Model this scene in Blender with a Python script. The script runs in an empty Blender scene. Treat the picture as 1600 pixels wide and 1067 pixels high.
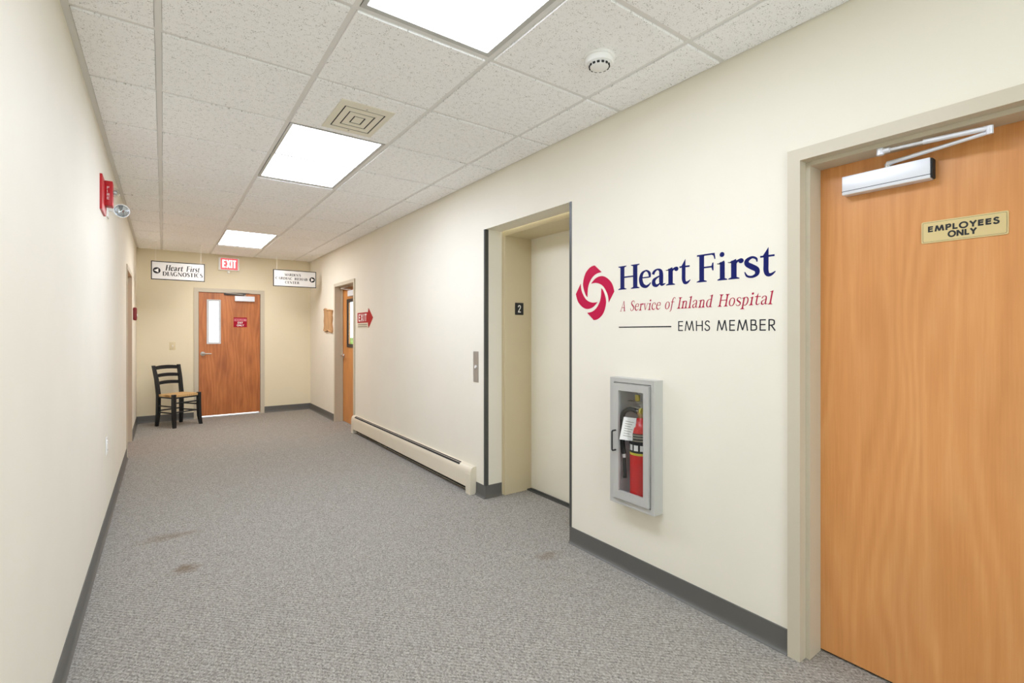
import bpy, bmesh, math, random
from mathutils import Matrix, Vector
random.seed(7)
R_ = math.radians
sc = bpy.context.scene
COL = sc.collection

# ------------------------------------------------------------------ camera, light, exposure
EYE = 1.3169
cam_d = bpy.data.cameras.new('camera')
cam_d.sensor_width = 36.0
cam_d.lens = 758.3 / 1600 * 36.0
cam_d.shift_y = -13.2 / 1600
cam_d.clip_start = 0.02
cam = bpy.data.objects.new('camera', cam_d)
COL.objects.link(cam)
cam.location = (0, 0, EYE)
cam.rotation_euler = (R_(90), 0, R_(-35.72))
sc.camera = cam

world = bpy.data.worlds.new('sky'); sc.world = world
world.use_nodes = True
_n = world.node_tree.nodes; _l = world.node_tree.links
_bg = _n['Background']
_bg.inputs['Color'].default_value = (0.86, 0.94, 1.0, 1.0)      # even overcast sky
_bg.inputs['Strength'].default_value = 2.6

sc.view_settings.view_transform = 'Standard'
sc.view_settings.look = 'None'
sc.view_settings.gamma = 1.0
sc.view_settings.use_curve_mapping = False
sc.view_settings.exposure = 0.84
sc.cycles.use_denoising = True
sc.cycles.max_bounces = 14
sc.cycles.diffuse_bounces = 7
sc.cycles.use_adaptive_sampling = True
sc.cycles.adaptive_threshold = 0.04
sc.cycles.sample_clamp_indirect = 8.0

# lamp panels: (emission colour, strength) from the near end of the corridor to the far end
LAMP = {'rear_added': ((0.86, 0.95, 1.12), 5.6), 'near': ((0.87, 0.95, 1.13), 7.2),
        'mid': ((0.88, 0.97, 1.19), 10.2), 'far': ((0.98, 0.965, 1.0), 11.8)}

# ------------------------------------------------------------------ dimensions (metres)
XL, XR, YE, YB, HC = -0.313, 2.081, 8.905, -2.60, 2.5515
G0, GX, PT = -0.0162, 2.4581, 0.6107          # first tee line, first row line, pitch
LX = [G0 + 0.6096 * i for i in range(4)]      # the four long tee lines

# ------------------------------------------------------------------ materials
def lin(c):
    def f(v):
        v /= 255.0
        return v / 12.92 if v <= 0.04045 else ((v + 0.055) / 1.055) ** 2.4
    return (f(c[0]), f(c[1]), f(c[2]), 1.0)

def mat(name, rgb, rough=0.5, metal=0.0, spec=0.5):
    m = bpy.data.materials.new(name); m.use_nodes = True
    b = m.node_tree.nodes['Principled BSDF']
    b.inputs['Base Color'].default_value = lin(rgb)
    b.inputs['Roughness'].default_value = rough
    b.inputs['Metallic'].default_value = metal
    b.inputs['Specular IOR Level'].default_value = spec
    return m

def nodes(m):
    return m.node_tree.nodes, m.node_tree.links, m.node_tree.nodes['Principled BSDF']

def ramp(n, stops):
    r = n.new('ShaderNodeValToRGB')
    while len(r.color_ramp.elements) < len(stops):
        r.color_ramp.elements.new(0.5)
    for e, (p, c) in zip(r.color_ramp.elements, stops):
        e.position = p; e.color = c if len(c) == 4 else lin(c)
    return r

def bump(m, height_out, strength, dist):
    n, l, b = nodes(m)
    bp = n.new('ShaderNodeBump'); bp.inputs['Strength'].default_value = strength
    bp.inputs['Distance'].default_value = dist
    l.new(height_out, bp.inputs['Height']); l.new(bp.outputs[0], b.inputs['Normal'])

def noise(n, l, vec, scale, detail=3.0, rough=0.5):
    t = n.new('ShaderNodeTexNoise')
    t.inputs['Scale'].default_value = scale; t.inputs['Detail'].default_value = detail
    t.inputs['Roughness'].default_value = rough
    if vec is not None: l.new(vec, t.inputs['Vector'])
    return t

def mapped(n, l, src, scale):
    mp = n.new('ShaderNodeMapping'); mp.inputs['Scale'].default_value = scale
    l.new(src, mp.inputs['Vector']); return mp.outputs[0]

def grainy(name, rgb, rough=0.5, scale=220.0, bs=0.08, metal=0.0, var=0.04, spec=0.5):
    """plain paint or plastic: a little colour mottling and fine relief"""
    m = mat(name, rgb, rough, metal, spec); n, l, b = nodes(m)
    g = n.new('ShaderNodeNewGeometry')
    t = noise(n, l, g.outputs['Position'], 3.0, 4.0)
    c = lin(rgb)
    r = ramp(n, [(0.3, tuple(v * (1 - var) for v in c[:3]) + (1,)), (0.7, tuple(min(1, v * (1 + var)) for v in c[:3]) + (1,))])
    l.new(t.outputs['Fac'], r.inputs['Fac']); l.new(r.outputs[0], b.inputs['Base Color'])
    t2 = noise(n, l, g.outputs['Position'], scale, 2.0)
    bump(m, t2.outputs['Fac'], bs, 0.002)
    return m

def wood(name, dark, mid, light, rough=0.38, contrast=1.0, blotch=0.0):
    m = mat(name, mid, rough); n, l, b = nodes(m)
    tc = n.new('ShaderNodeTexCoord')
    v = mapped(n, l, tc.outputs['Object'], (1.0, 0.16, 1.0))
    big = noise(n, l, v, 5.0, 3.0, 0.55)
    w = n.new('ShaderNodeTexWave'); w.wave_type = 'BANDS'; w.bands_direction = 'X'
    w.inputs['Scale'].default_value = 5.0; w.inputs['Distortion'].default_value = 22.0
    w.inputs['Detail'].default_value = 2.0; w.inputs['Detail Scale'].default_value = 0.9
    l.new(v, w.inputs['Vector'])
    fine = noise(n, l, mapped(n, l, tc.outputs['Object'], (170.0, 5.0, 40.0)), 1.0, 2.0)
    mx = n.new('ShaderNodeMix'); mx.data_type = 'FLOAT'; mx.inputs[0].default_value = 0.74
    l.new(w.outputs['Fac'], mx.inputs[2]); l.new(big.outputs['Fac'], mx.inputs[3])
    mx2 = n.new('ShaderNodeMix'); mx2.data_type = 'FLOAT'; mx2.inputs[0].default_value = 0.35
    l.new(mx.outputs[0], mx2.inputs[2]); l.new(fine.outputs['Fac'], mx2.inputs[3])
    r = ramp(n, [(0.5 - 0.30 / contrast, dark), (0.5, mid), (0.5 + 0.28 / contrast, light)])
    l.new(mx2.outputs[0], r.inputs['Fac'])
    out = r.outputs[0]
    if blotch:
        bl = noise(n, l, mapped(n, l, tc.outputs['Object'], (5.5, 1.9, 5.0)), 1.0, 3.0, 0.6)
        rr = ramp(n, [(0.42, (1, 1, 1, 1)), (0.66, (1 - blotch, 1 - blotch * 1.15, 1 - blotch * 1.2, 1))])
        l.new(bl.outputs['Fac'], rr.inputs['Fac'])
        mm = n.new('ShaderNodeMix'); mm.data_type = 'RGBA'; mm.blend_type = 'MULTIPLY'; mm.inputs[0].default_value = 1.0
        l.new(out, mm.inputs[6]); l.new(rr.outputs[0], mm.inputs[7]); out = mm.outputs[2]
    l.new(out, b.inputs['Base Color'])
    bump(m, fine.outputs['Fac'], 0.05, 0.001)
    return m

def emit(name, col, strength, base=(0.8, 0.8, 0.8)):
    m = bpy.data.materials.new(name); m.use_nodes = True
    b = m.node_tree.nodes['Principled BSDF']
    b.inputs['Base Color'].default_value = tuple(base) + (1,)
    b.inputs['Emission Color'].default_value = tuple(col) + (1,)
    b.inputs['Emission Strength'].default_value = strength
    return m

def glass_mat(name, tint=(0.93, 0.96, 0.95), gloss=0.08):
    m = bpy.data.materials.new(name); m.use_nodes = True
    n = m.node_tree.nodes; l = m.node_tree.links
    n.remove(n['Principled BSDF'])
    tr = n.new('ShaderNodeBsdfTransparent'); tr.inputs[0].default_value = tint + (1,)
    gl = n.new('ShaderNodeBsdfGlossy'); gl.inputs['Roughness'].default_value = 0.03
    lw = n.new('ShaderNodeLayerWeight')
    pw = n.new('ShaderNodeMath'); pw.operation = 'POWER'; pw.inputs[1].default_value = 5.0
    l.new(lw.outputs['Facing'], pw.inputs[0])
    fr = n.new('ShaderNodeMath'); fr.operation = 'MULTIPLY_ADD'; fr.inputs[1].default_value = 0.9; fr.inputs[2].default_value = 0.04
    l.new(pw.outputs[0], fr.inputs[0])
    mx = n.new('ShaderNodeMixShader')
    l.new(fr.outputs[0], mx.inputs[0]); l.new(tr.outputs[0], mx.inputs[1]); l.new(gl.outputs[0], mx.inputs[2])
    l.new(mx.outputs[0], n['Material Output'].inputs['Surface'])
    return m

M = {}
M['wall_end'] = grainy('warm_lit_cream_wall_paint', (231, 220, 191), 0.62, 260.0, 0.06, var=0.012, spec=0.3)  # same cream paint with the warm far-end light tinted into the colour
M['wall'] = grainy('cream_wall_paint', (233, 227, 211), 0.62, 260.0, 0.06, var=0.012, spec=0.3)
M['frame'] = grainy('taupe_frame_paint', (200, 190, 168), 0.42, 400.0, 0.03, var=0.02)
M['elev'] = grainy('tan_metal_paint', (212, 198, 163), 0.38, 400.0, 0.03, var=0.02)
M['elev_door'] = grainy('pale_tan_metal_paint', (233, 226, 205), 0.38, 400.0, 0.03, var=0.02)
M['base'] = grainy('charcoal_vinyl', (95, 93, 88), 0.42, 300.0, 0.03, var=0.05)
M['guard'] = grainy('dark_corner_guard', (72, 72, 68), 0.4, 300.0, 0.02)
M['tee'] = grainy('white_tee_metal', (230, 228, 224), 0.45, 300.0, 0.01, var=0.01)
M['plenum'] = grainy('plenum_grey', (120, 118, 114), 0.8)
M['heater'] = grainy('cream_heater_enamel', (222, 212, 190), 0.4, 200.0, 0.02, var=0.03)
M['dark'] = grainy('dark_recess', (24, 22, 20), 0.7)
M['black'] = grainy('black_plastic', (16, 17, 19), 0.4)
M['chair'] = grainy('black_chair_lacquer', (13, 19, 24), 0.35, 80.0, 0.05)
M['white'] = grainy('white_plastic', (244, 243, 239), 0.4, 300.0, 0.01, var=0.01)
M['ivory'] = grainy('ivory_plastic', (222, 207, 168), 0.45, 300.0, 0.01, var=0.02)
M['vent'] = grainy('cream_vent_enamel', (232, 226, 208), 0.42, 300.0, 0.01, var=0.02)
M['alu'] = grainy('anodised_aluminium', (200, 200, 200), 0.42, 500.0, 0.02, metal=0.35, var=0.02)
M['alu2'] = grainy('cabinet_aluminium', (196, 195, 190), 0.42, 500.0, 0.02, metal=0.3, var=0.03)
M['steel'] = grainy('brushed_steel', (186, 182, 174), 0.36, 600.0, 0.03, metal=0.7, var=0.04)
M['chrome'] = grainy('chrome', (215, 215, 218), 0.16, 600.0, 0.0, metal=1.0, var=0.01)
M['closer'] = grainy('silver_closer_paint', (226, 228, 233), 0.35, 500.0, 0.01, metal=0.2, var=0.01)
M['brass'] = grainy('brass', (196, 160, 100), 0.3, 500.0, 0.01, metal=0.9)
M['red'] = grainy('red_alarm_plastic', (188, 26, 36), 0.38, 300.0, 0.02, var=0.03)
M['red_dark'] = grainy('dark_red_plastic', (120, 22, 24), 0.35, 300.0, 0.02)
M['red_ext'] = grainy('red_enamel', (214, 20, 24), 0.25, 300.0, 0.01, var=0.03)
M['red_sign'] = grainy('red_sign_vinyl', (176, 18, 22), 0.45, 300.0, 0.01, var=0.02, spec=0.15)
M['crimson_sign'] = grainy('crimson_sign_vinyl', (160, 20, 44), 0.45, 300.0, 0.01, var=0.02, spec=0.15)
M['navy'] = grainy('navy_vinyl', (20, 26, 92), 0.45, 300.0, 0.0, var=0.02, spec=0.15)
M['crimson'] = grainy('crimson_vinyl', (188, 18, 66), 0.45, 300.0, 0.0, var=0.02, spec=0.15)
M['rose'] = grainy('crimson_lettering_vinyl', (172, 28, 62), 0.45, 300.0, 0.0, var=0.02, spec=0.15)
M['ink'] = grainy('charcoal_lettering_vinyl', (44, 44, 48), 0.45, 300.0, 0.0, var=0.02, spec=0.15)
M['print'] = grainy('black_print', (20, 20, 22), 0.5, 300.0, 0.0)
M['print_white'] = grainy('white_print', (240, 238, 234), 0.5, 300.0, 0.0)
M['print_yellow'] = grainy('yellow_print', (214, 196, 60), 0.5, 300.0, 0.0)
M['print_grey'] = grainy('grey_print', (150, 142, 124), 0.5, 300.0, 0.0)
M['gold'] = grainy('gold_sign_plastic', (214, 192, 136), 0.35, 500.0, 0.02, var=0.03)
M['signface'] = grainy('white_sign_face', (222, 220, 216), 0.35, 300.0, 0.0, var=0.01)
M['clear'] = glass_mat('clear_lens', (0.9, 0.92, 0.92))
M['glass'] = glass_mat('window_glass', (0.92, 0.95, 0.95))
M['cabglass'] = glass_mat('cabinet_glass', (0.95, 0.96, 0.96))
M['tub'] = grainy('grey_tub_enamel', (222, 222, 220), 0.5, 300.0, 0.01)
M['plaque'] = wood('plaque_wood', (150, 104, 64), (196, 150, 100), (216, 176, 128), 0.5, 1.0, 0.2)
M['door'] = wood('birch_door_veneer', (198, 130, 68), (216, 150, 88), (228, 168, 108), 0.34, 0.75, 0.07)
M['door_end'] = wood('reddish_door_veneer', (156, 88, 40), (190, 114, 56), (208, 134, 74), 0.36, 1.0, 0.22)
M['door_right'] = wood('amber_door_veneer', (178, 112, 50), (204, 136, 68), (220, 156, 88), 0.36, 0.8, 0.08)
M['lawn'] = grainy('lawn_green', (104, 128, 48), 0.9, 8.0, 0.2, var=0.3)

def make_carpet():
    m = mat('grey_loop_carpet', (150, 147, 146), 0.95, 0, 0.1); n, l, b = nodes(m)
    g = n.new('ShaderNodeNewGeometry'); pos = g.outputs['Position']
    v1 = n.new('ShaderNodeTexVoronoi'); v1.inputs['Scale'].default_value = 230.0
    l.new(mapped(n, l, pos, (1.0, 0.62, 1.0)), v1.inputs['Vector'])
    sep = n.new('ShaderNodeSeparateColor'); l.new(v1.outputs['Color'], sep.inputs[0])
    f1 = noise(n, l, pos, 95.0, 2.0, 0.6)
    mx = n.new('ShaderNodeMix'); mx.data_type = 'FLOAT'; mx.inputs[0].default_value = 0.45
    l.new(sep.outputs[0], mx.inputs[2]); l.new(f1.outputs['Fac'], mx.inputs[3])
    wv = n.new('ShaderNodeTexWave'); wv.wave_type = 'BANDS'; wv.bands_direction = 'DIAGONAL'
    wv.inputs['Scale'].default_value = 26.0; wv.inputs['Distortion'].default_value = 3.0; wv.inputs['Detail Scale'].default_value = 9.0
    l.new(pos, wv.inputs['Vector'])
    m3 = n.new('ShaderNodeMix'); m3.data_type = 'FLOAT'; m3.inputs[0].default_value = 0.16
    l.new(mx.outputs[0], m3.inputs[2]); l.new(wv.outputs['Fac'], m3.inputs[3]); mx = m3
    r = ramp(n, [(0.10, (98, 94, 89)), (0.40, (141, 136, 128)), (0.62, (161, 156, 147)), (0.92, (191, 186, 176))])
    l.new(mx.outputs[0], r.inputs['Fac'])
    # faint soiling: stains with a shape of their own
    out = r.outputs[0]
    warp = noise(n, l, pos, 16.0, 3.0, 0.6)
    for (cx, cy, sx, sy, a) in ((0.02, 3.84, 0.17, 0.055, 0.42), (0.105, 3.27, 0.07, 0.055, 0.62), (1.846, 2.21, 0.09, 0.05, 0.40)):
        mp = n.new('ShaderNodeMapping'); mp.vector_type = 'POINT'
        mp.inputs['Location'].default_value = (-cx / sx, -cy / sy, 0)
        mp.inputs['Scale'].default_value = (1 / sx, 1 / sy, 0)
        l.new(pos, mp.inputs['Vector'])
        ln = n.new('ShaderNodeVectorMath'); ln.operation = 'LENGTH'; l.new(mp.outputs[0], ln.inputs[0])
        ad = n.new('ShaderNodeMath'); ad.operation = 'MULTIPLY_ADD'; ad.inputs[1].default_value = 2.6
        l.new(warp.outputs['Fac'], ad.inputs[0]); l.new(ln.outputs['Value'], ad.inputs[2])
        rr = ramp(n, [(0.45, (a, a, a, 1)), (0.75, (0, 0, 0, 1))])
        dv = n.new('ShaderNodeMath'); dv.operation = 'DIVIDE'; dv.inputs[1].default_value = 3.4
        l.new(ad.outputs[0], dv.inputs[0]); l.new(dv.outputs[0], rr.inputs['Fac'])
        mm = n.new('ShaderNodeMix'); mm.data_type = 'RGBA'
        l.new(rr.outputs[0], mm.inputs[0]); l.new(out, mm.inputs[6]); mm.inputs[7].default_value = lin((108, 84, 58))
        out = mm.outputs[2]
    l.new(out, b.inputs['Base Color'])
    bump(m, mx.outputs[0], 0.5, 0.004)
    return m
M['carpet'] = make_carpet()

def make_tile():
    m = mat('fissured_ceiling_tile', (226, 224, 218), 0.9, 0, 0.1); n, l, b = nodes(m)
    g = n.new('ShaderNodeNewGeometry'); pos = g.outputs['Position']
    a = noise(n, l, mapped(n, l, pos, (1.0, 1.0, 0.0)), 165.0, 2.0, 0.6)
    c = noise(n, l, pos, 45.0, 2.0, 0.5)
    mx = n.new('ShaderNodeMix'); mx.data_type = 'FLOAT'; mx.inputs[0].default_value = 0.3
    l.new(a.outputs['Fac'], mx.inputs[2]); l.new(c.outputs['Fac'], mx.inputs[3])
    r = ramp(n, [(0.335, (160, 158, 154)), (0.405, (232, 231, 228)), (0.46, (252, 251, 250)), (0.7, (253, 252, 251))])
    l.new(mx.outputs[0], r.inputs['Fac']); l.new(r.outputs[0], b.inputs['Base Color'])
    bump(m, mx.outputs[0], 0.25, 0.003)
    return m
M['tile'] = make_tile()

def make_rush():
    m = mat('woven_rush', (206, 168, 110), 0.75); n, l, b = nodes(m)
    tc = n.new('ShaderNodeTexCoord')
    w = n.new('ShaderNodeTexWave'); w.inputs['Scale'].default_value = 24.0; w.inputs['Distortion'].default_value = 1.5
    l.new(tc.outputs['Object'], w.inputs['Vector'])
    r = ramp(n, [(0.1, (170, 130, 78)), (0.6, (212, 174, 116)), (1.0, (228, 196, 140))])
    l.new(w.outputs['Fac'], r.inputs['Fac']); l.new(r.outputs[0], b.inputs['Base Color'])
    bump(m, w.outputs['Fac'], 0.5, 0.004)
    return m
M['rush'] = make_rush()

# ------------------------------------------------------------------ mesh helpers
class MB:
    def __init__(self): self.v = []; self.f = []
    def add(self, vs, fs):
        o = len(self.v); self.v += [tuple(p) for p in vs]; self.f += [tuple(i + o for i in q) for q in fs]; return self
    def box(self, x0, x1, y0, y1, z0, z1, bev=0.0, seg=2):
        if bev > 0:
            bm = bmesh.new(); bmesh.ops.create_cube(bm, size=1.0)
            for q in bm.verts:
                q.co = Vector((x0 + (q.co.x + .5) * (x1 - x0), y0 + (q.co.y + .5) * (y1 - y0), z0 + (q.co.z + .5) * (z1 - z0)))
            bmesh.ops.bevel(bm, geom=list(bm.edges), offset=bev, segments=seg, profile=0.5, affect='EDGES')
            bm.verts.index_update()
            self.add([q.co[:] for q in bm.verts], [[q.index for q in f.verts] for f in bm.faces]); bm.free(); return self
        return self.add([(x0, y0, z0), (x1, y0, z0), (x1, y1, z0), (x0, y1, z0), (x0, y0, z1), (x1, y0, z1), (x1, y1, z1), (x0, y1, z1)],
                        [(0, 3, 2, 1), (4, 5, 6, 7), (0, 1, 5, 4), (1, 2, 6, 5), (2, 3, 7, 6), (3, 0, 4, 7)])
    def prism(self, pts, w0, w1):
        """polygon in the uv plane (counter-clockwise) extruded along w"""
        n = len(pts); a = sum(pts[i][0] * pts[(i + 1) % n][1] - pts[(i + 1) % n][0] * pts[i][1] for i in range(n))
        if a < 0: pts = pts[::-1]
        vs = [(p[0], p[1], w0) for p in pts] + [(p[0], p[1], w1) for p in pts]
        fs = [tuple(range(n - 1, -1, -1)), tuple(range(n, 2 * n))]
        fs += [(i, (i + 1) % n, n + (i + 1) % n, n + i) for i in range(n)]
        return self.add(vs, fs)
    def ring(self, o, i, w0, w1, wi=None):
        """picture frame between outer rect o and inner rect i (u0,u1,v0,v1), mitred"""
        wi = w1 if wi is None else wi
        def c(r, w): return [(r[0], r[2], w), (r[1], r[2], w), (r[1], r[3], w), (r[0], r[3], w)]
        vs = c(o, w0) + c(o, w1) + c(i, wi) + c(i, w0)
        fs = []
        for k in range(4):
            j = (k + 1) % 4
            fs += [(k, j, 4 + j, 4 + k), (4 + k, 4 + j, 8 + j, 8 + k), (8 + k, 8 + j, 12 + j, 12 + k), (12 + k, 12 + j, j, k)]
        return self.add(vs, fs)
    def cyl(self, p0, p1, r0, r1=None, n=20, caps=True):
        r1 = r0 if r1 is None else r1
        return self.sweep([p0, p1], [r0, r1], n, caps)
    def sweep(self, path, rad, n=12, caps=True):
        P = [Vector(p) for p in path]
        if not isinstance(rad, (list, tuple)): rad = [rad] * len(P)
        t0 = (P[1] - P[0]).normalized()
        a = t0.orthogonal().normalized()
        vs = []; fs = []
        for k, p in enumerate(P):
            if k == 0: t = P[1] - P[0]
            elif k == len(P) - 1: t = P[-1] - P[-2]
            else: t = (P[k + 1] - P[k]).normalized() + (P[k] - P[k - 1]).normalized()
            t.normalize(); a = (a - t * a.dot(t)).normalized(); b = t.cross(a)
            for q in range(n):
                th = 2 * math.pi * q / n
                vs.append((p + (a * math.cos(th) + b * math.sin(th)) * rad[k])[:])
        for k in range(len(P) - 1):
            for q in range(n):
                j = (q + 1) % n
                fs.append((k * n + q, k * n + j, (k + 1) * n + j, (k + 1) * n + q))
        if caps:
            fs.append(tuple(range(n - 1, -1, -1))); fs.append(tuple((len(P) - 1) * n + q for q in range(n)))
        return self.add(vs, fs)
    def lathe(self, prof, n=28, axis='z', c=(0, 0, 0)):
        """profile of (radius, height) turned about the axis through c"""
        vs = []; fs = []
        for r, h in prof:
            for q in range(n):
                th = 2 * math.pi * q / n; x, y = r * math.cos(th), r * math.sin(th)
                p = (x, y, h) if axis == 'z' else ((x, -h, y) if axis == '-y' else (x, h, -y))
                vs.append((p[0] + c[0], p[1] + c[1], p[2] + c[2]))
        for k in range(len(prof) - 1):
            for q in range(n):
                j = (q + 1) % n
                fs.append((k * n + q, k * n + j, (k + 1) * n + j, (k + 1) * n + q))
        fs.append(tuple(range(n - 1, -1, -1))); fs.append(tuple((len(prof) - 1) * n + q for q in range(n)))
        return self.add(vs, fs)
    def mesh(self, name, m):
        me = bpy.data.meshes.new(name)
        me.from_pydata(self.v, [], self.f)
        if m is not None: me.materials.append(m)
        bm = bmesh.new(); bm.from_mesh(me)
        bmesh.ops.recalc_face_normals(bm, faces=list(bm.faces)); bm.to_mesh(me); bm.free()
        me.polygons.foreach_set('use_smooth', [True] * len(me.polygons))
        me.set_sharp_from_angle(angle=R_(32))
        me.update(); return me
    def build(self, name, m, parent=None):
        o = bpy.data.objects.new(name, self.mesh(name, m)); COL.objects.link(o)
        if parent is not None: o.parent = parent
        return o

BASIS = {'right': ((0, -1, 0), (0, 0, 1), (-1, 0, 0)), 'end': ((1, 0, 0), (0, 0, 1), (0, -1, 0)),
         'left': ((0, 1, 0), (0, 0, 1), (1, 0, 0)), 'ceil': ((1, 0, 0), (0, -1, 0), (0, 0, -1)),
         'floor': ((1, 0, 0), (0, 1, 0), (0, 0, 1))}
def frame_matrix(basis, org):
    u, v, w = BASIS[basis]
    return Matrix(((u[0], v[0], w[0], org[0]), (u[1], v[1], w[1], org[1]), (u[2], v[2], w[2], org[2]), (0, 0, 0, 1)))

def tag(o, label=None, cat=None, group=None, kind=None):
    if label: o['label'] = label
    if cat: o['category'] = cat
    if group: o['group'] = group
    if kind: o['kind'] = kind
    return o
def thing(name, label, cat, basis, org, group=None, kind=None):
    o = bpy.data.objects.new(name, None); COL.objects.link(o)
    o.empty_display_size = 0.05
    o.matrix_world = frame_matrix(basis, org)
    return tag(o, label, cat, group, kind)
def struct(name, mb, m, label=None, cat=None):
    return tag(mb.build(name, m), label, cat, kind='structure')
def B(*a, **k): return MB().box(*a, **k)

# ------------------------------------------------------------------ lettering (pen-stroke alphabets)
def catmull(pts, per=6):
    if len(pts) < 3: return pts
    out = []
    P = [pts[0]] + list(pts) + [pts[-1]]
    for i in range(1, len(P) - 2):
        for k in range(per):
            t = k / per; r = []
            for d in range(3):
                a, b, c, e = P[i - 1][d], P[i][d], P[i + 1][d], P[i + 2][d]
                r.append(0.5 * (2 * b + (c - a) * t + (2 * a - 5 * b + 4 * c - e) * t * t + (3 * b - a - 3 * c + e) * t ** 3))
            out.append(tuple(r))
    out.append(tuple(pts[-1])); return out
def ribbon(pts):
    """left and right edges of a stroke of varying width"""
    L = []; Rr = []
    for i, (x, y, w) in enumerate(pts):
        a = pts[max(0, i - 1)]; b = pts[min(len(pts) - 1, i + 1)]
        dx, dy = b[0] - a[0], b[1] - a[1]; d = math.hypot(dx, dy) or 1
        nx, ny = -dy / d, dx / d
        L.append((x + nx * w / 2, y + ny * w / 2)); Rr.append((x - nx * w / 2, y - ny * w / 2))
    return L, Rr
def disc(x, y, r, n=16): return ('p', [(x + r * math.cos(2 * math.pi * k / n), y + r * math.sin(2 * math.pi * k / n)) for k in range(n)])
def stem(x, y0, y1, w=.16): return ('p', [(x - w / 2, y0), (x + w / 2, y0), (x + w / 2, y1), (x - w / 2, y1)])
def bar(x0, x1, y, w=.06): return ('p', [(x0, y - w / 2), (x1, y - w / 2), (x1, y + w / 2), (x0, y + w / 2)])
def foot(x, y=0.0, w=.36, d=1):
    return ('p', [(x - w / 2, y), (x + w / 2, y), (x + w / 2, y + .03 * d), (x + .085, y + .07 * d), (x + .07, y + .13 * d),
                  (x - .07, y + .13 * d), (x - .085, y + .07 * d), (x - w / 2, y + .03 * d)])
def flag(x, y): return ('p', [(x - .19, y - .075), (x + .072, y + .03), (x + .072, y - .12), (x - .07, y - .08), (x - .19, y - .045)])
def crv(*p): return ('c', list(p))
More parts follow.
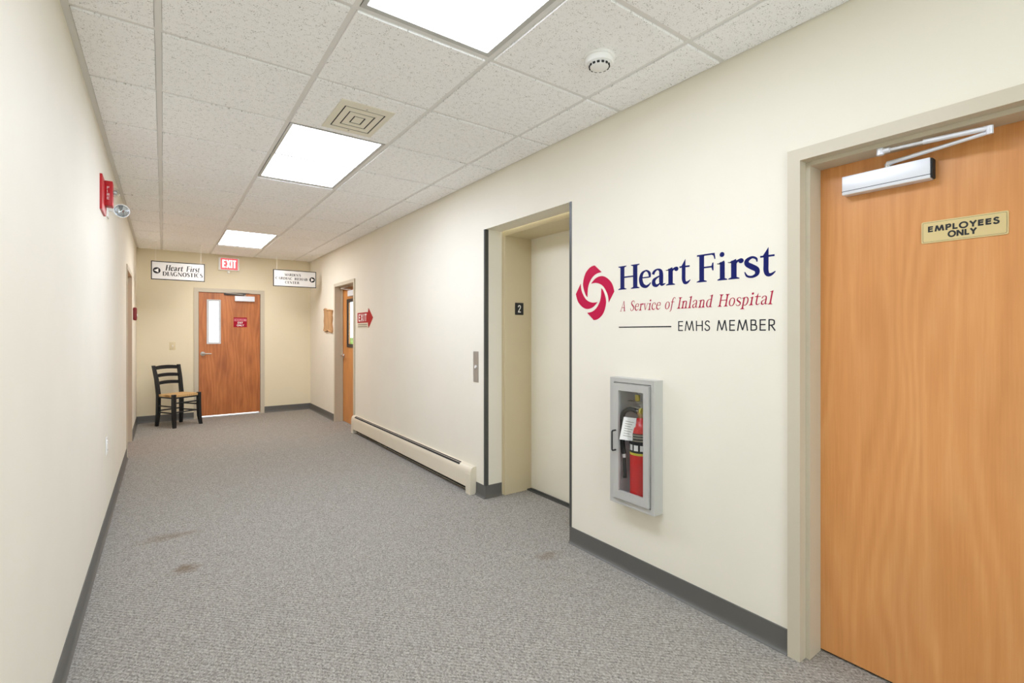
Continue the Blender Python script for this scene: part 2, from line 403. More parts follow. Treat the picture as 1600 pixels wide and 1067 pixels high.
SERIF = {
 'H': (.92, [stem(.18, 0, 1), stem(.74, 0, 1), bar(.18, .74, .52), foot(.18), foot(.74), foot(.18, 1, .36, -1), foot(.74, 1, .36, -1)]),
 'F': (.74, [stem(.2, 0, 1), foot(.2, 0, .38), bar(.02, .66, .972, .056), ('p', [(.58, 1), (.68, 1.0), (.71, .78), (.675, .78), (.64, .9), (.58, .945)]),
             foot(.2, 1, .36, -1), bar(.2, .6, .52, .055), ('p', [(.6, .66), (.64, .66), (.64, .38), (.6, .38), (.57, .48), (.57, .56)])]),
 'I': (.36, [stem(.18, 0, 1), foot(.18), foot(.18, 1, .36, -1)]),
 'A': (.74, [crv((.37, 1.02, .04), (.1, .03, .055)), crv((.37, 1.02, .08), (.63, .03, .15)), bar(.2, .53, .36, .05), bar(0, .22, .02, .04), bar(.5, .76, .02, .04)]),
 'S': (.56, [crv((.47, .74, .03), (.44, .9, .06), (.3, .98, .08), (.13, .88, .12), (.12, .7, .15), (.28, .54, .17), (.45, .38, .16), (.48, .18, .13), (.33, .03, .08), (.15, .05, .07), (.05, .28, .03))]),
 'D': (.82, [stem(.18, 0, 1), bar(.02, .4, .972, .056), bar(.02, .4, .028, .056), crv((.36, .97, .06), (.6, .88, .1), (.72, .62, .15), (.72, .38, .15), (.6, .12, .1), (.36, .03, .06))]),
 'G': (.84, [crv((.7, .76, .04), (.62, .92, .07), (.42, .98, .07), (.18, .84, .12), (.1, .5, .16), (.2, .16, .12), (.44, .03, .07), (.68, .1, .06)), stem(.7, .08, .4, .14), bar(.54, .82, .4, .05)]),
 'N': (.88, [stem(.14, 0, .98, .07), stem(.74, .02, 1, .07), crv((.1, 1, .13), (.75, .02, .15)), bar(.0, .28, .02, .04), bar(.62, .88, .98, .04), bar(-.02, .16, .98, .04)]),
 'O': (.84, [crv((.42, .98, .06), (.18, .85, .12), (.1, .5, .16), (.18, .15, .12), (.42, .02, .06)), crv((.42, .98, .06), (.66, .85, .12), (.74, .5, .16), (.66, .15, .12), (.42, .02, .06))]),
 'T': (.74, [stem(.37, 0, 1), foot(.37), bar(.04, .7, .972, .056), stem(.05, .78, 1, .04), stem(.69, .78, 1, .04)]),
 'C': (.78, [crv((.68, .76, .04), (.6, .92, .07), (.42, .98, .07), (.18, .84, .12), (.1, .5, .16), (.2, .16, .12), (.44, .03, .07), (.7, .2, .04))]),
 'M': (1.04, [stem(.12, 0, 1, .07), stem(.88, 0, 1, .145), crv((.12, 1, .12), (.48, .04, .13)), crv((.86, 1, .06), (.48, .04, .06)), bar(0, .25, .02, .04), bar(.72, 1.04, .02, .04)]),
 'R': (.8, [stem(.18, 0, 1), foot(.18), bar(.02, .4, .972, .056), crv((.36, .97, .06), (.58, .86, .13), (.56, .6, .13), (.34, .5, .06)), crv((.36, .5, .1), (.76, .02, .14))]),
 'E': (.7, [stem(.18, 0, 1), bar(.02, .62, .972, .056), bar(.02, .66, .028, .056), bar(.18, .52, .52, .055), stem(.62, .78, 1, .04), stem(.66, 0, .24, .04), stem(.52, .4, .64, .04)]),
 'B': (.72, [stem(.18, 0, 1), bar(.02, .4, .972, .056), bar(.02, .4, .028, .056), bar(.18, .4, .53, .05), crv((.36, .97, .06), (.56, .86, .13), (.54, .63, .13), (.36, .53, .06)), crv((.36, .53, .06), (.62, .4, .14), (.6, .14, .14), (.36, .03, .06))]),
 "'": (.2, [crv((.1, 1, .1), (.1, .72, .04))]),
 'e': (.58, [bar(.1, .5, .405, .05), crv((.505, .39, .07), (.49, .55, .1), (.4, .655, .07), (.29, .672, .055), (.15, .58, .11), (.085, .36, .145), (.15, .13, .15), (.31, .035, .11), (.44, .075, .07), (.55, .18, .025))]),
 'c': (.54, [disc(.44, .53, .06), crv((.47, .54, .07), (.42, .64, .06), (.29, .672, .055), (.15, .58, .11), (.085, .36, .145), (.15, .13, .15), (.31, .035, .11), (.44, .075, .07), (.53, .18, .025))]),
 'a': (.6, [crv((.075, .49, .1), (.13, .6, .09), (.26, .67, .055), (.385, .61, .11), (.42, .46, .145), (.42, .17, .145), (.455, .055, .1), (.6, .085, .02)),
            crv((.42, .42, .045), (.25, .355, .06), (.115, .25, .12), (.115, .1, .14), (.22, .03, .1), (.34, .09, .05), (.42, .18, .05))]),
 'r': (.52, [stem(.2, 0, .64), foot(.2), flag(.2, .655), crv((.22, .46, .05), (.3, .59, .06), (.4, .64, .07)), disc(.43, .6, .085)]),
 't': (.5, [('p', [(.1, .66), (.27, .93), (.27, .6), (.13, .6)]), bar(.01, .47, .645, .06), crv((.2, .68, .145), (.2, .4, .145), (.2, .18, .145), (.25, .055, .12), (.36, .04, .08), (.5, .13, .025))]),
 'i': (.38, [stem(.2, 0, .64), foot(.2), flag(.2, .655), disc(.19, .9, .088)]),
 's': (.48, [crv((.425, .5, .025), (.4, .61, .06), (.27, .667, .07), (.12, .585, .11), (.12, .46, .14), (.27, .35, .16), (.415, .245, .145), (.42, .1, .11), (.28, .02, .07), (.12, .06, .06), (.045, .2, .025))]),
 'v': (.58, [crv((.1, .64, .13), (.3, .02, .1)), crv((.5, .64, .05), (.3, .02, .05)), bar(0, .22, .64, .035), bar(.4, .6, .64, .035)]),
 'o': (.6, [crv((.3, .672, .055), (.14, .58, .1), (.085, .34, .145), (.15, .1, .11), (.3, .02, .055)), crv((.3, .672, .055), (.46, .58, .1), (.515, .34, .145), (.45, .1, .11), (.3, .02, .055))]),
 'f': (.42, [crv((.48, .92, .07), (.4, 1.02, .06), (.28, .98, .09), (.2, .78, .13), (.19, .3, .13), (.16, -.1, .1), (.04, -.22, .05)), bar(.04, .42, .64, .05)]),
 'n': (.68, [stem(.18, 0, .64), foot(.18, 0, .3), flag(.18, .655), crv((.2, .48, .05), (.34, .64, .08), (.48, .58, .12), (.5, .38, .145), (.5, .04, .145)), foot(.5, 0, .3)]),
 'l': (.36, [stem(.18, 0, 1.02), foot(.18), flag(.18, 1.02)]),
 'd': (.64, [stem(.46, 0, 1.02), flag(.46, 1.02), bar(.46, .62, .03, .05), crv((.46, .6, .05), (.3, .665, .06), (.14, .56, .11), (.085, .32, .145), (.15, .1, .12), (.28, .03, .08), (.46, .14, .05))]),
 'p': (.64, [stem(.18, -.28, .64), foot(.18, -.28), flag(.18, .655), crv((.18, .54, .05), (.34, .665, .07), (.5, .56, .11), (.545, .34, .145), (.49, .12, .12), (.34, .02, .07), (.18, .08, .05))]),
}
def line(*p, w=.1): return ('c', [(x, y, w) for x, y in p])
SANS = {
 'E': (.56, [stem(.08, 0, 1, 1), bar(.08, .5, .95, 1), bar(.08, .47, .53, 1), bar(.08, .5, .05, 1)]),
 'F': (.54, [stem(.08, 0, 1, 1), bar(.08, .5, .95, 1), bar(.08, .46, .53, 1)]),
 'H': (.72, [stem(.08, 0, 1, 1), stem(.62, 0, 1, 1), bar(.08, .62, .53, 1)]),
 'I': (.2, [stem(.1, 0, 1, 1)]),
 'L': (.5, [stem(.08, 0, 1, 1), bar(.08, .48, .05, 1)]),
 'T': (.56, [stem(.28, 0, 1, 1), bar(.02, .54, .95, 1)]),
 'M': (.96, [('d', (.06, 0), (.2, 1)), ('d', (.2, 1), (.46, .06)), ('d', (.46, .06), (.72, 1)), ('d', (.72, 1), (.86, 0))]),
 'N': (.76, [stem(.08, 0, 1, 1), stem(.64, 0, 1, 1), ('d', (.08, .96), (.64, .04))]),
 'A': (.78, [('d', (.04, 0), (.37, 1)), ('d', (.37, 1), (.7, 0)), bar(.16, .58, .32, 1)]),
 'X': (.66, [('d', (.05, 0), (.58, 1)), ('d', (.05, 1), (.58, 0))]),
 'Y': (.66, [('d', (.32, .48), (.03, 1)), ('d', (.32, .48), (.61, 1)), stem(.32, 0, .5, 1)]),
 'O': (.86, [('o', .42, .5, .36, .45)]),
 'C': (.76, [('a', [(.66, .82), (.44, .95), (.18, .83), (.07, .5), (.18, .17), (.44, .05), (.66, .18)])]),
 'G': (.82, [('a', [(.68, .82), (.44, .95), (.18, .83), (.07, .5), (.18, .17), (.44, .05), (.68, .18), (.7, .45)]), bar(.44, .72, .45, 1)]),
 'S': (.54, [('a', [(.44, .8), (.36, .93), (.2, .94), (.09, .8), (.13, .62), (.3, .52), (.44, .36), (.42, .14), (.26, .05), (.1, .1), (.04, .26)])]),
 'P': (.56, [stem(.08, 0, 1, 1), bar(.08, .28, .95, 1), bar(.08, .28, .47, 1), ('a', [(.26, .95), (.43, .88), (.46, .71), (.43, .54), (.26, .47)])]),
 'R': (.58, [stem(.08, 0, 1, 1), bar(.08, .28, .95, 1), bar(.08, .28, .47, 1), ('a', [(.26, .95), (.43, .88), (.46, .71), (.43, .54), (.26, .47)]), ('d', (.24, .47), (.52, 0))]),
 'B': (.6, [stem(.08, 0, 1, 1), bar(.08, .28, .95, 1), bar(.08, .28, .53, 1), bar(.08, .28, .05, 1), ('a', [(.26, .95), (.41, .9), (.43, .74), (.4, .57), (.26, .53)]), ('a', [(.26, .53), (.46, .46), (.5, .29), (.46, .11), (.26, .05)])]),
 'D': (.74, [stem(.08, 0, 1, 1), bar(.08, .3, .95, 1), bar(.08, .3, .05, 1), ('a', [(.26, .95), (.54, .86), (.65, .5), (.54, .14), (.26, .05)])]),
 'U': (.7, [('a', [(.08, 1), (.08, .4), (.14, .12), (.34, .05), (.54, .12), (.6, .4), (.6, 1)])]),
 'Z': (.62, [bar(.05, .56, .95, 1), bar(.04, .58, .05, 1), ('d', (.06, .03), (.54, .97))]),
 '2': (.6, [('a', [(.07, .72), (.14, .9), (.3, .96), (.46, .86), (.46, .66), (.3, .42), (.08, .06)]), bar(.04, .54, .05, 1)]),
}
def glyph_mb(mb, font, ch, ox, oy, sx, sy, w=.1, shear=0.0, z0=0.0, dz=0.0008, bold=1.0):
    """one letter: cap height sy, natural width scaled by sx, lower left at ox, oy"""
    step = 0
    def T(p): return (ox + (p[0] + shear * p[1]) * sx, oy + p[1] * sy)
    for s in font[ch][1]:
        top = z0 + dz + step * 1.2e-5; step += 1
        if s[0] == 'p':
            pts = s[1]
            if font is SANS:
                # stems and bars are stored with a unit width: give them the pen width
                xs = [q[0] for q in pts]; ys = [q[1] for q in pts]
                wx = w * sy / sx
                if max(xs) - min(xs) > .999 and abs(max(xs) - min(xs) - 1) < 1e-6 and max(ys) - min(ys) <= 1.0001 and not (abs(max(ys) - min(ys) - 1) < 1e-6 and min(ys) < -.1):
                    c = (max(xs) + min(xs)) / 2; pts = [(c - wx / 2, min(ys)), (c + wx / 2, min(ys)), (c + wx / 2, max(ys)), (c - wx / 2, max(ys))]
                else:
                    c = (max(ys) + min(ys)) / 2
                    c = min(max(c, w / 2), 1 - w / 2) if (c < .1 or c > .9) else c
                    pts = [(min(xs), c - w / 2), (max(xs), c - w / 2), (max(xs), c + w / 2), (min(xs), c + w / 2)]
            elif len(pts) == 4 and bold != 1.0:
                xs = [q[0] for q in pts]; ys = [q[1] for q in pts]; c = (max(xs) + min(xs)) / 2
                if max(ys) - min(ys) > .3 and max(xs) - min(xs) > .1: pts = [(c + (q[0] - c) * bold, q[1]) for q in pts]
            mb.prism([T(q) for q in pts], z0, top); continue
        if s[0] == 'c': path = catmull([(a, b, c * bold) for a, b, c in s[1]])
        elif s[0] == 'a': path = catmull([(a, b, w) for a, b in s[1]])
        elif s[0] == 'd': path = [s[1] + (w,), s[2] + (w,)]
        elif s[0] == 'o':
            path = [(s[1] + s[3] * math.cos(t * math.pi / 16), s[2] + s[4] * math.sin(t * math.pi / 16), w) for t in range(33)]
        if font is SANS:
            # constant pen width on the finished surface
            q = [(T(p)[0], T(p)[1], p[2] * sy) for p in path]; L, Rr = ribbon(q)
        else:
            L, Rr = ribbon(path); L = [T(p) for p in L]; Rr = [T(p) for p in Rr]
        n = len(L)
        vs = [(x, y, top) for x, y in L] + [(x, y, top) for x, y in Rr] + [(x, y, z0) for x, y in L] + [(x, y, z0) for x, y in Rr]
        fs = []
        for i in range(n - 1):
            fs += [(i, n + i, n + i + 1, i + 1), (2 * n + i, i, i + 1, 2 * n + i + 1), (n + i, 3 * n + i, 3 * n + i + 1, n + i + 1)]
        fs += [(0, 2 * n, 3 * n, n), (n - 1, 2 * n - 1, 4 * n - 1, 3 * n - 1)]
        mb.add(vs, fs)
    return mb
def text_width(font, s, gap=.06, space=.34):
    return sum((font[c][0] + gap) if c != ' ' else space for c in s) - gap
def text(font, s, u0, u1, v, h, m, parent, name, w=.1, shear=0.0, z0=0.0, gap=.06, space=.34, single=True, bold=1.0, dz=0.0008):
    """a line of lettering fitted between u0 and u1 on baseline v; one mesh, or one mesh per letter"""
    sx = (u1 - u0) / (text_width(font, s, gap, space) + shear * .6); x = u0; out = MB()
    for c in s:
        if c == ' ': x += space * sx; continue
        mb = out if single else MB()
        glyph_mb(mb, font, c, x, v, sx, h, w, shear, z0, dz, bold)
        if not single: mb.build(name, m, parent)
        x += (font[c][0] + gap) * sx
    if single: return out.build(name, m, parent)

# ------------------------------------------------------------------ the room shell
struct('floor', B(XL - .2, XR + .6, YB, YE + .25, -.06, 0), M['carpet'], 'grey loop-pile carpet floor running the length of the corridor', 'floor')

WT = 0.16
def wall_boxes(mb, pieces):
    for p in pieces: mb.box(*p)
    return mb
T0 = HC + .07
D1A, D1B, D1T = -0.04, 0.925, 2.03       # opening of the near door on the right
EA, EB, ET = 2.268, 3.260, 2.142         # elevator recess
D2A, D2B, D2T = 6.50, 7.40, 2.02         # far right door
CA, CB, CZ0, CZ1 = 1.590, 1.846, 0.415, 1.055   # hole for the extinguisher cabinet
wr = MB()
wall_boxes(wr, [(XR, XR + WT, YB, D1A, 0, T0), (XR, XR + WT, D1A, D1B, D1T, T0),
    (XR, XR + WT, D1B, CA, 0, T0), (XR, XR + WT, CA, CB, 0, CZ0), (XR, XR + WT, CA, CB, CZ1, T0), (XR, XR + WT, CB, EA, 0, T0),
    (XR, XR + WT, EA, EB, ET, T0), (XR, XR + WT, EB, D2A, 0, T0), (XR, XR + WT, D2A, D2B, D2T, T0), (XR, XR + WT, D2B, YE + .2, 0, T0)])
struct('wall_right', wr, M['wall'], 'long cream right wall with the vinyl lettering, elevator recess and doors', 'wall')
LA, LB, LT = 6.53, 7.50, 2.02
wl = wall_boxes(MB(), [(XL - WT, XL, YB, LA, 0, T0), (XL - WT, XL, LA, LB, LT, T0), (XL - WT, XL, LB, YE + .2, 0, T0)])
struct('wall_left', wl, M['wall'], 'long plain cream wall on the left side', 'wall')
DA, DB, DT = 0.42, 1.325, 1.985
we = wall_boxes(MB(), [(XL, DA, YE, YE + WT, 0, T0), (DA, DB, YE, YE + WT, DT, T0), (DB, XR, YE, YE + WT, 0, T0)])
struct('wall_end', we, M['wall_end'], 'short cream wall closing the far end of the corridor', 'wall')
WX0, WX1, WZ0, WZ1 = -.2, 1.97, .10, 2.45
struct('wall_rear', wall_boxes(MB(), [(XL - WT, WX0, YB - WT, YB, 0, T0), (WX1, XR + WT, YB - WT, YB, 0, T0), (WX0, WX1, YB - WT, YB, 0, WZ0), (WX0, WX1, YB - WT, YB, WZ1, T0)]), M['wall'], 'cream wall closing the corridor behind the camera', 'wall')
wn = thing('added_window_1', 'tall unseen window added behind the camera to light the near walls', 'window', 'floor', (WX0, YB - .1, WZ0), kind='structure')  # invented opening; its daylight lifts the near walls and ceiling
ww, wh = WX1 - WX0, WZ1 - WZ0
for q in ((0, .05, 0, wh), (ww - .05, ww, 0, wh), (ww / 2 - .025, ww / 2 + .025, 0, wh)): B(q[0], q[1], 0, .06, q[2], q[3]).build('window_frame', M['alu'], wn)
for q in ((0, ww, 0, .05), (0, ww, wh - .05, wh)): B(q[0], q[1], .001, .059, q[2], q[3]).build('window_frame', M['alu'], wn)
for q in ((.05, ww / 2 - .025), (ww / 2 + .025, ww - .05)): B(q[0], q[1], .027, .033, .05, wh - .05).build('window_pane', M['glass'], wn)
# unseen shell added behind the near door to block sky light, so its gap stays dark
light_block = wall_boxes(MB(), [(XR + .5, XR + .54, D1A - .2, D1B + .2, 0, T0), (XR + WT, XR + .54, D1A - .24, D1A - .2, 0, T0),
    (XR + WT, XR + .54, D1B + .2, D1B + .24, 0, T0), (XR + WT, XR + .54, D1A - .24, D1B + .24, 2.3, 2.34)])
struct('wall_light_block', light_block, M['wall'], 'unseen walls added behind the employees only door to block sky light', 'wall')
struct('ground', B(4.0, 200, -20, 60, -3.1, -3.0), M['lawn'], 'green lawn outside the door window', 'ground')

# vinyl cove baseboards
def baseboard(name, basis, org, length, label, h=.102):
    mb = MB()
    prof = [(0, 0), (.017, 0), (.0165, .0025), (.012, .006), (.008, .012), (.0055, .02), (.0045, .035), (.004, h - .003), (.002, h), (0, h)]
    n = len(prof)
    vs = [(0, p[1], p[0]) for p in prof] + [(length, p[1], p[0]) for p in prof]
    fs = [(i, (i + 1) % n, n + (i + 1) % n, n + i) for i in range(n)] + [tuple(range(n - 1, -1, -1)), tuple(range(n, 2 * n))]
    mb.add(vs, fs)
    o = mb.build(name, M['base']); o.matrix_world = frame_matrix(basis, org)
    return tag(o, label, 'baseboard', kind='structure')
baseboard('baseboard_right', 'right', (XR, EA, 0), EA - .953, 'charcoal baseboard below the fire extinguisher cabinet')
baseboard('baseboard_right', 'right', (XR, 3.392, 0), 3.392 - EB + .012, 'short charcoal baseboard between heater and elevator corner')
baseboard('baseboard_right', 'right', (XR, YE, 0), YE - 7.43, 'charcoal baseboard below the carved wooden plaque')
baseboard('baseboard_right', 'right', (XR, -.066, 0), -.066 - YB, 'charcoal baseboard on the right behind the camera')
baseboard('baseboard_recess', 'end', (XR, EB, 0), .158, 'short charcoal baseboard on the side of the elevator recess')
baseboard('baseboard_left', 'left', (XL, YB, 0), 6.50 - YB, 'long charcoal baseboard along the left wall')
baseboard('baseboard_left', 'left', (XL, 7.535, 0), YE - 7.535, 'charcoal baseboard on the left wall beyond the doorway')
baseboard('baseboard_end', 'end', (XL, YE, 0), .383 - XL, 'charcoal baseboard behind the chair on the end wall')
baseboard('baseboard_end', 'end', (1.362, YE, 0), XR - 1.362, 'charcoal baseboard right of the end door')

# dark corner guards on the elevator recess
def guard(name, y, sgn, label):
    mb = MB().box(XR - .003, XR + .03, min(y, y - sgn * .003), max(y, y - sgn * .003), .1, ET)
    mb.box(XR - .003, XR, min(y, y + sgn * .016), max(y, y + sgn * .016), .1, ET)
    struct(name, mb, M['guard'], label, 'corner guard')
guard('trim_1', EB, 1, 'dark corner guard on the call button side of the elevator recess')
guard('trim_2', EA, -1, 'dark corner guard on the emblem side of the elevator recess')

# ------------------------------------------------------------------ ceiling: slab, tees, tiles
ceiling = struct('ceiling', B(XL, XR, YB, YE, HC + .06, HC + .08), M['plenum'], 'suspended ceiling of white fissured tiles in a metal grid', 'ceiling')
TZ = HC + .0070
for x in LX: B(x - .012, x + .012, YB, YE, TZ, TZ + .03).build('main_tee', M['tee'], ceiling)
ROWS = range(-8, 11)
for j in ROWS:
    y = GX + PT * j
    B(XL, XR, y - .012, y + .012, TZ + .0004, TZ + .028).build('cross_tee', M['tee'], ceiling)
for a in ((XL, XL + .024, YB, YE), (XR - .022, XR, YB, YE), (XL, XR, YE - .022, YE), (XL, XR, YB, YB + .022)):
    B(*a, TZ - .0002, TZ + .025).build('wall_angle', M['tee'], ceiling)
LIGHTS = {-7: 'rear_added', -3: 'near', 1: 'mid', 7: 'far'}  # the panel behind the camera is added, unseen, to brighten the near end
lit_rows = {j + d for j in LIGHTS for d in (0, 1)}
GAP = .0132
cols = [(XL + .026, LX[0] - GAP)] + [(LX[i] + GAP, LX[i + 1] - GAP) for i in range(3)] + [(LX[3] + GAP, XR - .012)]
cache = {}
for j in range(-9, 11):
    ya = max(YB + .02, GX + PT * j + GAP); yb = min(YE - .012, GX + PT * (j + 1) - GAP)
    if yb - ya < .05: continue
    for c, (xa, xb) in enumerate(cols):
        if c == 2 and j in lit_rows: continue
        key = (round(xb - xa, 4), round(yb - ya, 4))
        if key not in cache:
            a, b = key[0] / 2, key[1] / 2
            cache[key] = B(-a, a, -b, b, 0, .016, .0022, 1).mesh('ceiling_tile', M['tile'])
        o = bpy.data.objects.new('ceiling_tile', cache[key]); COL.objects.link(o)
        o.parent = ceiling; o.location = ((xa + xb) / 2, (ya + yb) / 2, HC + random.uniform(-.0006, .0006))

# ceiling lights
LLAB = {'rear_added': 'unseen ceiling light panel added behind the camera to brighten the near end',
        'near': 'bright ceiling light panel cut off by the top of the picture',
        'mid': 'bright ceiling light panel beside the square air vent',
        'far': 'bright ceiling light panel nearest the hanging signs and end wall'}
for j, k in LIGHTS.items():
    y0 = GX + PT * j + GAP + .002; y1 = GX + PT * (j + 2) - GAP - .002
    x0, x1 = LX[1] + GAP + .002, LX[2] - GAP - .002
    cx, cy = (x0 + x1) / 2, (y0 + y1) / 2; a, b = (x1 - x0) / 2, (y1 - y0) / 2
    t = thing('ceiling_light', LLAB[k], 'ceiling light', 'ceil', (cx, cy, HC), 'light panels in the ceiling grid')
    MB().ring((-a, a, -b, b), (-a + .020, a - .020, -b + .020, b - .020), -.012, -.004, -.007).build('frame', M['alu2'], t)
    B(-a, a, -b, b, -.058, -.052).add(*(lambda q: (q.v, q.f))(MB().ring((-a, a, -b, b), (-a + .004, a - .004, -b + .004, b - .004), -.056, -.012))).build('housing', M['tee'], t)
    colr, st = LAMP[k]
    B(-a + .017, a - .017, -b + .017, b - .017, -.0125, -.009).build('diffuser', emit('lit_diffuser_' + k, colr, st), t)

# ------------------------------------------------------------------ doors and frames
def frame_profile(mb, u0, u1, top, face, proj, depth, stop0, stop_d):
    """hollow metal frame round an opening: outer size u0..u1 by top, face width, projection, depth into the wall, stop"""
    i0, i1, it = u0 + face, u1 - face, top - face
    mb.box(u0, i0, 0, it, -.004, proj); mb.box(i1, u1, 0, it, -.004, proj); mb.box(u0, u1, it, top, -.004, proj)
    mb.box(u0 + face * .55, i0, 0, it, -depth, -.004); mb.box(i1, u1 - face * .55, 0, it, -depth, -.004); mb.box(u0 + face * .55, u1 - face * .55, it, top - face * .4, -depth, -.004)
    s = .016
    mb.box(i0, i0 + s, 0, it - s, -stop_d, -stop0); mb.box(i1 - s, i1, 0, it - s, -stop_d, -stop0); mb.box(i0, i1, it - s, it, -stop_d, -stop0)
    return mb

def lever(parent, u, v, w, sgn, m):
    h = MB().lathe([(.0, w), (.034, w), (.034, w + .006), (.03, w + .010), (.014, w + .012), (.012, w + .045)], 24, 'z', (u, v, 0)).build('lever_handle', m, parent)
    MB().sweep([(u, v, w + .042), (u + sgn * .02, v, w + .05), (u + sgn * .06, v, w + .052), (u + sgn * .115, v, w + .046)], [.011, .0115, .010, .008], 12).build('lever', m, h)
    return h

# near door on the right: EMPLOYEES ONLY
W1, T1, F1 = 1.011, 2.055, .048
d1 = thing('door_1', 'birch employees only door with a silver closer, nearest the camera', 'door', 'right', (XR, .951, 0), kind='structure')
frame_profile(MB(), 0, W1, T1, F1, .014, WT, .036, .134).build('door_frame', M['frame'], d1)
B(F1 + .003, W1 - F1 - .003, .009, T1 - F1 - .003, -.178, -.1345, .0015, 1).build('door_panel', M['door'], d1)
# hydraulic closer: u measured from the far edge of the frame
CW = -.1345
cl = B(.157, .428, 1.858, 1.931, CW + .0002, CW + .044, .003, 2).build('door_closer', M['closer'], d1)
B(.1565, .4285, 1.8705, 1.8725, CW + .04, CW + .0445).build('cover_seam', M['ink'], cl)
B(.4282, .434, 1.86, 1.929, CW + .004, CW + .04, .002, 1).build('end_cap', M['dark'], cl)
MB().cyl((.30, 1.930, CW + .022), (.30, 1.948, CW + .022), .010).build('spindle', M['steel'], cl)
MB().sweep([(.30, 1.947, CW + .024), (.325, 1.9485, CW + .030), (.585, 1.956, CW + .080)], [.0095, .0075, .006], 10).build('main_arm', M['closer'], cl)
MB().sweep([(.297, 1.979, CW + .088), (.42, 1.976, CW + .086)], .0055, 10).sweep([(.42, 1.976, CW + .086), (.585, 1.969, CW + .082)], .0085, 12).build('forearm', M['closer'], cl)
MB().cyl((.297, 1.966, CW + .088), (.297, 1.990, CW + .088), .011).sweep([(.297, 1.979, CW + .088), (.325, 1.9785, CW + .088)], .0092, 12).build('arm_shoe', M['closer'], cl)
MB().cyl((.585, 1.950, CW + .080), (.585, 1.976, CW + .082), .009).build('arm_elbow', M['closer'], cl)
lever(d1, W1 - F1 - .07, 1.0, CW, -1, M['steel'])

# far end door
d2 = thing('door_2', 'reddish brown door with a narrow window in the end wall', 'door', 'end', (.385, YE, 0), kind='structure')
frame_profile(MB(), 0, .975, 2.015, .06, .014, WT - .002, .052, .07).build('door_frame', M['frame'], d2)
pm = MB()
PW = (.064, .911, .028, 1.951)          # slab
WN = (.167, .356, 1.148, 1.842)         # vision panel rim
hole = (.185, .338, 1.165, 1.825)
for a in ((PW[0], hole[0], PW[2], PW[3]), (hole[1], PW[1], PW[2], PW[3]), (hole[0], hole[1], PW[2], hole[2]), (hole[0], hole[1], hole[3], PW[3])):
    pm.box(*a, -.05, -.008)
pm.build('door_panel', M['door_end'], d2)
MB().ring(WN, (.201, .329, 1.176, 1.816), -.008, .006, 0.0).build('window_frame', M['alu'], d2)
B(.19, .335, 1.168, 1.822, -.032, -.026).build('window_pane', M['glass'], d2)
lever(d2, .115, .995, -.008, 1, M['steel'])
c2 = B(.545, .828, 1.826, 1.91, -.0078, .045, .004, 1).build('door_closer', M['closer'], d2)
MB().sweep([(.69, 1.91, .02), (.69, 1.93, .02)], .011, 10).sweep([(.69, 1.932, .02), (.42, 1.95, .05)], .008, 8).sweep([(.42, 1.955, .05), (.76, 1.965, .012)], .008, 8).build('closer_arm', M['steel'], c2)
B(.40, .70, 1.922, 1.953, -.006, .03, .003, 1).build('closer_bracket', M['guard'], d2)
B(.06, .915, .001, .012, -.12, -.005).build('threshold', M['alu'], d2)

# door on the right wall, beside the red exit arrow
d3 = thing('door_3', 'amber wood door with a black framed window beside the exit arrow', 'door', 'right', (XR, 7.427, 0), kind='structure')
frame_profile(MB(), 0, .951, 2.045, .047, .014, WT, .09, .105).build('door_frame', M['frame'], d3)
pm = MB(); PW = (.05, .901, .008, 1.994); hole = (.30, .66, 1.14, 1.78)
for a in ((PW[0], hole[0], PW[2], PW[3]), (hole[1], PW[1], PW[2], PW[3]), (hole[0], hole[1], PW[2], hole[2]), (hole[0], hole[1], hole[3], PW[3])):
    pm.box(*a, -.136, -.108)
pm.build('door_panel', M['door_right'], d3)
MB().ring((.275, .685, 1.112, 1.808), (.322, .638, 1.16, 1.76), -.108, -.094, -.1).build('window_frame', M['black'], d3)
B(.302, .658, 1.142, 1.778, -.122, -.117).build('window_pane', M['glass'], d3)
lever(d3, .095, .98, -.108, 1, M['chrome'])
c3 = B(.42, .70, 1.84, 1.92, -.1078, -.06, .004, 1).build('door_closer', M['closer'], d3)
MB().sweep([(.52, 1.925, -.08), (.22, 1.965, -.03)], .008, 8).sweep([(.22, 1.972, -.03), (.5, 1.978, -.055)], .008, 8).build('closer_arm', M['steel'], c3)

# doorway in the left wall
d4 = thing('door_4', 'narrow glimpsed doorway with taupe frame in the left wall', 'door', 'left', (XL, 6.51, 0), kind='structure')
frame_profile(MB(), 0, 1.01, 2.045, .05, .008, WT, .11, .125).build('door_frame', M['frame'], d4)
B(.053, .957, .004, 1.992, -.158, -.126).build('door_panel', M['door_right'], d4)
lever(d4, .12, 1.0, -.126, 1, M['steel'])

# elevator entrance
el = thing('door_5', 'tan elevator entrance with a closed pale sliding door in the recess', 'elevator', 'right', (XR, EB, 0), kind='structure')
EW = EB - EA
mb = MB()
JX0, JX1 = -.175, -.50
mb.box(0, .027, 0, ET - .035, JX1, JX0); mb.box(EW - .027, EW, 0, ET - .035, JX1, JX0); mb.box(0, EW, ET - .035, ET + .02, JX1, JX0)
mb.box(-.02, 0, 0, ET + .02, JX1, -WT); mb.box(EW, EW + .02, 0, ET + .02, JX1, -WT)
mb.build('elevator_frame', M['elev'], el)
B(-.06, EW + .06, .014, ET - .02, JX1 + .005, -.444, .001, 1).build('sliding_door', M['elev_door'], el)
mb = MB().box(.027, EW - .027, .0, .010, -.444, -.40)
mb.build('sill', M['guard'], el)
for w in (-.436, -.424, -.412): B(.027, EW - .027, .010, .0112, w, w + .005).build('sill_groove', M['dark'], el)
# wall-coloured soffit and side of the recess come from the wall itself

